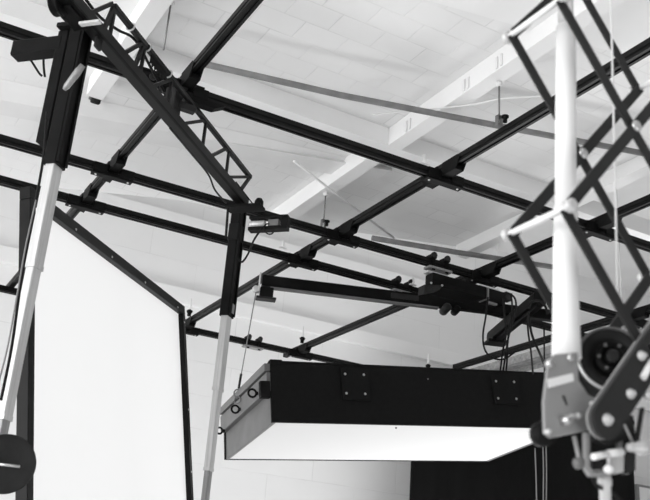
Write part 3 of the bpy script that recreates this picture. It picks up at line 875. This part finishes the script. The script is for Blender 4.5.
# white sleeve and cord
yT = (yN + yF) / 2
def tp(u, v): return aty(u, v, yT)
t = thing('white_tube', 'bright white upright tube, out of focus, inside the scissor pantograph', 'tube', tp(566, 350))
prof = [(566.5, 358, 14.2), (566.2, 335, 13.3), (565.8, 300, 12.7), (565.6, 250, 12.3), (565.6, 207, 12.0)]
cs_ = [tp(u, v) for u, v, r in prof]; pxm = DN * 1.04 / F
MB().tube([A([cs_[0][0] * .5 + cs_[-1][0] * .5 + (c[0] - (cs_[0][0] + cs_[-1][0]) / 2), yT, c[2]]) for c in cs_], .02, 24, rs=[r * pxm for _, _, r in prof]).build('lower_sleeve', M['tube'], t)
c1, c2_ = tp(565.5, 212), tp(566, 27)
MB().tube([c1, c2_], 10.9 * pxm, 24).build('upper_sleeve', M['tube'], t)
c3 = A([c2_[0] + .001, yT, ztop + .03])
MB().tube([c2_ - [0, 0, .02], c3], 8.6 * pxm, 24).build('inner_tube', M['alu'], t)
tag(MB().tube([aty(618, 310, yT + .02), aty(610, -40, yT + .02), aty(603, -330, yT + .02)], .0021, 8).build('cord', M['tube']), 'thin white cord hanging straight down behind the right scissor arms', 'cord')

# carriage at the foot of the pantograph
yP = yT - .045
def poly_plate(uvs, y, th, nm, m, par, bev=.002):
    return MB().prism([aty(u, v, y) for u, v in uvs], [0, th, 0]).build(nm, m, par, bev)
ca = thing('hanger_carriage', 'grey cast carriage with bolts, wheel and spigot clamp below the white tube', 'carriage', aty(570, 400, yP))
pl = poly_plate([(549, 359), (556, 354), (578, 352), (579, 380), (593, 401), (597, 408), (596, 422), (591, 430), (551, 438), (545, 433), (544, 402)], yP, .006, 'face_plate', M['plate'], ca)
poly_plate([(552, 362), (580, 356), (581, 380), (598, 402), (596, 424), (591, 430), (553, 438), (549, 420)], yT + .05, .006, 'rear_plate', M['plate'], ca)
poly_plate([(548, 379), (573, 373), (574, 381), (549, 388)], yP - .0015, .0015, 'white_label', M['label'], ca, 0)
poly_plate([(562.5, 396), (564.5, 395), (567.5, 404), (567, 406)], yP - .001, .0012, 'slot', M['black2'], ca, 0)
def bolt(u, v, r, y, par, m='steel', l=.008):
    c = aty(u, v, y); MB().lathe(c, -YA, [(-.004, r), (l * .5, r), (l, r * .6)], 16).build('bolt', M[m], par)
bolt(569.5, 358.5, .007, yP, ca); bolt(549, 364, .007, yP, ca); bolt(563, 421, .0085, yP, ca, 'steel', .018)
bolt(570, 417, .005, yP, ca, 'alu'); bolt(577, 416, .005, yP, ca, 'alu'); bolt(547, 432, .0045, yP, ca, 'alu', .008)
wc_ = aty(549, 433, yP + .012)
MB().lathe(wc_, YA, [(0, .010), (.002, .0185), (.014, .0205), (.026, .0185), (.028, .010)], 28).build('guide_wheel', M['black2'], ca)
p0, p1 = aty(591, 405, yP - .002), aty(604, 399, yP - .002)
MB().tube([p0, p1], .005, 12).build('white_pin', M['tube'], ca)
# spring reel
rc = aty(608, 364, yT + .01)
ax_r = unit(A([-.55, -.83, 0.05]))
re = thing('spring_reel', 'round dark spring reel with a highlight arc set on its rim between the scissor arms at right', 'reel', rc)
RR = 33 * pxm
ARC = (-.3,)
MB().lathe(rc - ax_r * .03, ax_r, [(0, RR * .5), (.0, RR * .93), (.004, RR), (.014, RR), (.018, RR * .90), (.046, RR * .90), (.05, RR), (.058, RR), (.060, RR * .9), (.058, RR * .62), (.05, RR * .55)], 44).build('drum', M['greyd'], re)
MB().ring(rc + ax_r * .030, ax_r, RR * .97, .0026, 44, 8).build('rim_ring', M['grey'], re)
for w0 in ARC: MB().ring(rc + ax_r * .034, ax_r, RR * .99, .003, 44, 8, .30, w0).build('rim_highlight', M['alu'], re)  # highlight on the left of the rim, modelled as a pale arc
MB().lathe(rc + ax_r * .021, ax_r, [(0, RR * .52), (.016, RR * .5), (.02, RR * .42), (.02, RR * .3), (.012, RR * .28)], 32).build('hub', M['black2'], re)
for i in range(6):
    w = i * math.pi / 3; a = unit(np.cross(ax_r, UP)); b = np.cross(ax_r, a)
    MB().lathe(rc + ax_r * .040 + (a * math.cos(w) + b * math.sin(w)) * RR * .4, ax_r, [(0, .003), (.003, .003)], 8).build('rivet', M['grey'], re)
MB().lathe(rc + ax_r * .03, ax_r, [(0, .012), (.018, .012), (.02, .008)], 16).build('axle', M['greyd'], re)
# wide lower arm with its rounded foot
la = thing('lower_arm', 'wide dark lower arm plate with three bolts at right, below the reel', 'arm plate', aty(607, 420, yN))
c_, e_ = aty(607, 421, yN - .012), aty(668, 330, yN - .012)
dd = unit(e_ - c_); pp = unit(np.cross(dd, YA))
rw = 16.5 * DN / F * 1.03
poly = [c_ + (-dd * math.sin(a) + pp * math.cos(a)) * rw for a in np.linspace(0, math.pi, 12)]
poly = poly + [e_ - pp * rw, e_ + pp * rw]
MB().prism(poly, [0, .006, 0]).build('arm_plate', M['scis'], la, .001)
lit_edge_poly = [p + A([-.001, .012, 0.001]) for p in poly]
MB().prism(lit_edge_poly, [0, .005, 0]).build('arm_plate', M['plate'], la, .001)  # pale copy set behind, its border standing in for the arm's lit edge
for u, v, r in ((607, 420, .0088), (630, 394, .0075), (641, 356, .0075), (649, 396, .0075)):
    cc = aty(u, v, yN - .012); MB().lathe(cc, -YA, [(-.004, r * 1.15), (.003, r * 1.15), (.004, r * .7), (.010, r * .6)], 18).build('bolt', M['alu'], la)
p0, p1 = aty(643, 378, yN - .016), aty(652, 361, yN - .016)
MB().tube([p0, p1], .006, 10).build('white_pin', M['tube'], la)
# thin links seen under the arms
def link(label, a, b, y, w, m):
    return tag(MB().bar(aty(*a, y), aty(*b, y), .005, w, YA).build('link_bar', M[m], None, .001), label, 'link bar', 'link bars')
link('pale slanting link bar beside the wing bolt at right edge', (621, 423), (634, 450), yN + .02, .012, 'alu')
link('grey upright link bar at the right edge above the wing bolt', (642, 408), (636, 445), yN + .01, .008, 'scis')
link('pale hanging link bar under the carriage plate, left of the clamp', (574, 436), (579, 458), yN + .03, .006, 'plate')
# spigot clamp
sc_ = thing('spigot_clamp', 'U shaped clamp with white ball handle and steel spigot at the bottom right', 'clamp', aty(606, 470, yN))
yc_ = yN + .02
uvs = [(586, 432), (586, 468), (591, 476), (600, 477), (615, 474), (623, 468), (623, 440), (619, 440), (619, 466), (613, 470), (600, 472.5), (593, 472), (590, 466), (590, 432)]
MB().prism([aty(u, v, yc_) for u, v in uvs], [0, .009, 0]).build('yoke', M['plate'], sc_, .001)
MB().prism([aty(u, v, yc_ + .008) for u, v in ((590, 432), (619, 432), (619, 466), (613, 470), (593, 470))], [0, .02, 0]).build('jaw_block', M['greyd'], sc_, .002)
MB().prism([aty(u, v, yc_ - .004) for u, v in ((590, 415), (634, 415), (636, 440), (636, 470), (630, 474), (625, 474), (625, 440), (608, 446), (596, 440))], [0, -.0 + .012, 0]).build('hinge_block', M['greyd'], sc_, .002)
MB().tube([aty(593, 457, yc_ - .012), aty(607, 454, yc_ - .012)], .0055, 12).build('handle_bar', M['tube'], sc_)
MB().tube([aty(608, 454, yc_ - .012), aty(622, 452, yc_ - .012)], .0065, 12).build('handle_bar', M['tube'], sc_)
MB().tube([aty(608.5, 454, yc_ - .014), aty(608.5, 464, yc_ - .014)], .003, 8).build('handle_stem', M['alu'], sc_)
bc = aty(608.5, 468.5, yc_ - .014)
MB().lathe(bc - [0, 0, .0085], UP, [(0, .002), (.0012, .0045), (.0035, .0072), (.007, .0085), (.0105, .0072), (.0135, .0045), (.015, .002)], 16).build('ball_handle', M['tube'], sc_)
MB().prism([aty(u, v, yc_ - .006) for u, v in ((611, 458), (624, 452), (624, 472), (616, 474))], [0, .006, 0]).build('wing_tab', M['alu'], sc_, .001)
s0 = aty(604.5, 474, yc_ + .012)
MB().lathe(s0, -UP, [(0, .010), (.006, .010), (.008, .0115), (.018, .0115), (.020, .0095), (.075, .0095)], 18).build('spigot', M['alu'], sc_)
wb = aty(641, 448, yN - .005)
MB().lathe(wb + [.012, 0, .002], -XA + A([0, 0, -.12]), [(0, .011), (.012, .013), (.02, .009), (.04, .007), (.042, .004)], 16).build('wing_bolt', M['alu'], sc_)
lk = MB().lathe(aty(579, 463, yN + .03), -YA, [(-.006, .009), (.004, .009), (.008, .005)], 14).build('knob', M['grey'], sc_)
tag(MB().tube(spline([aty(u, v, yN + .03) for u, v in ((592, 476), (596, 484), (606, 491), (614, 494), (622, 503))]), .003, 8).build('cable', M['cable']), 'dark cable curling round the spigot at the bottom right', 'cable', 'loose cables')

# ------------------------------------------------------------------ lighting
w = bpy.data.worlds.new('world'); scene.world = w; w.use_nodes = True
w.node_tree.nodes['Background'].inputs['Color'].default_value = (1, 1, 1, 1)
w.node_tree.nodes['Background'].inputs['Strength'].default_value = 1.0
def area(name, loc, target, sx, sy, power):
    l = bpy.data.lights.new(name, 'AREA'); l.shape = 'RECTANGLE'; l.size = sx; l.size_y = sy; l.energy = power
    o = bpy.data.objects.new(name, l); scene.collection.objects.link(o)
    o.location = loc; o.rotation_euler = (Vector(target) - Vector(loc)).to_track_quat('-Z', 'Y').to_euler()
    return o
area('window_light', (-10, 2.5, 2.2), (4, 4.0, 3.4), 13, 5, 690)
area('added_near_ceiling_fill', (3.4, -2.6, .25), (3.6, -1.0, 5), 4.0, 3.0, 90)  # added uplight, no such lamp known; brightens the near ceiling
area('added_ceiling_fill', (6.8, 7.4, .25), (5.4, 5.6, 5), 4.0, 2.4, 195)  # invented floor fill that lifts the far right ceiling bays

scene.view_settings.view_transform = 'Standard'
scene.view_settings.look = 'None'
scene.view_settings.gamma = 1
scene.view_settings.exposure = 0.45
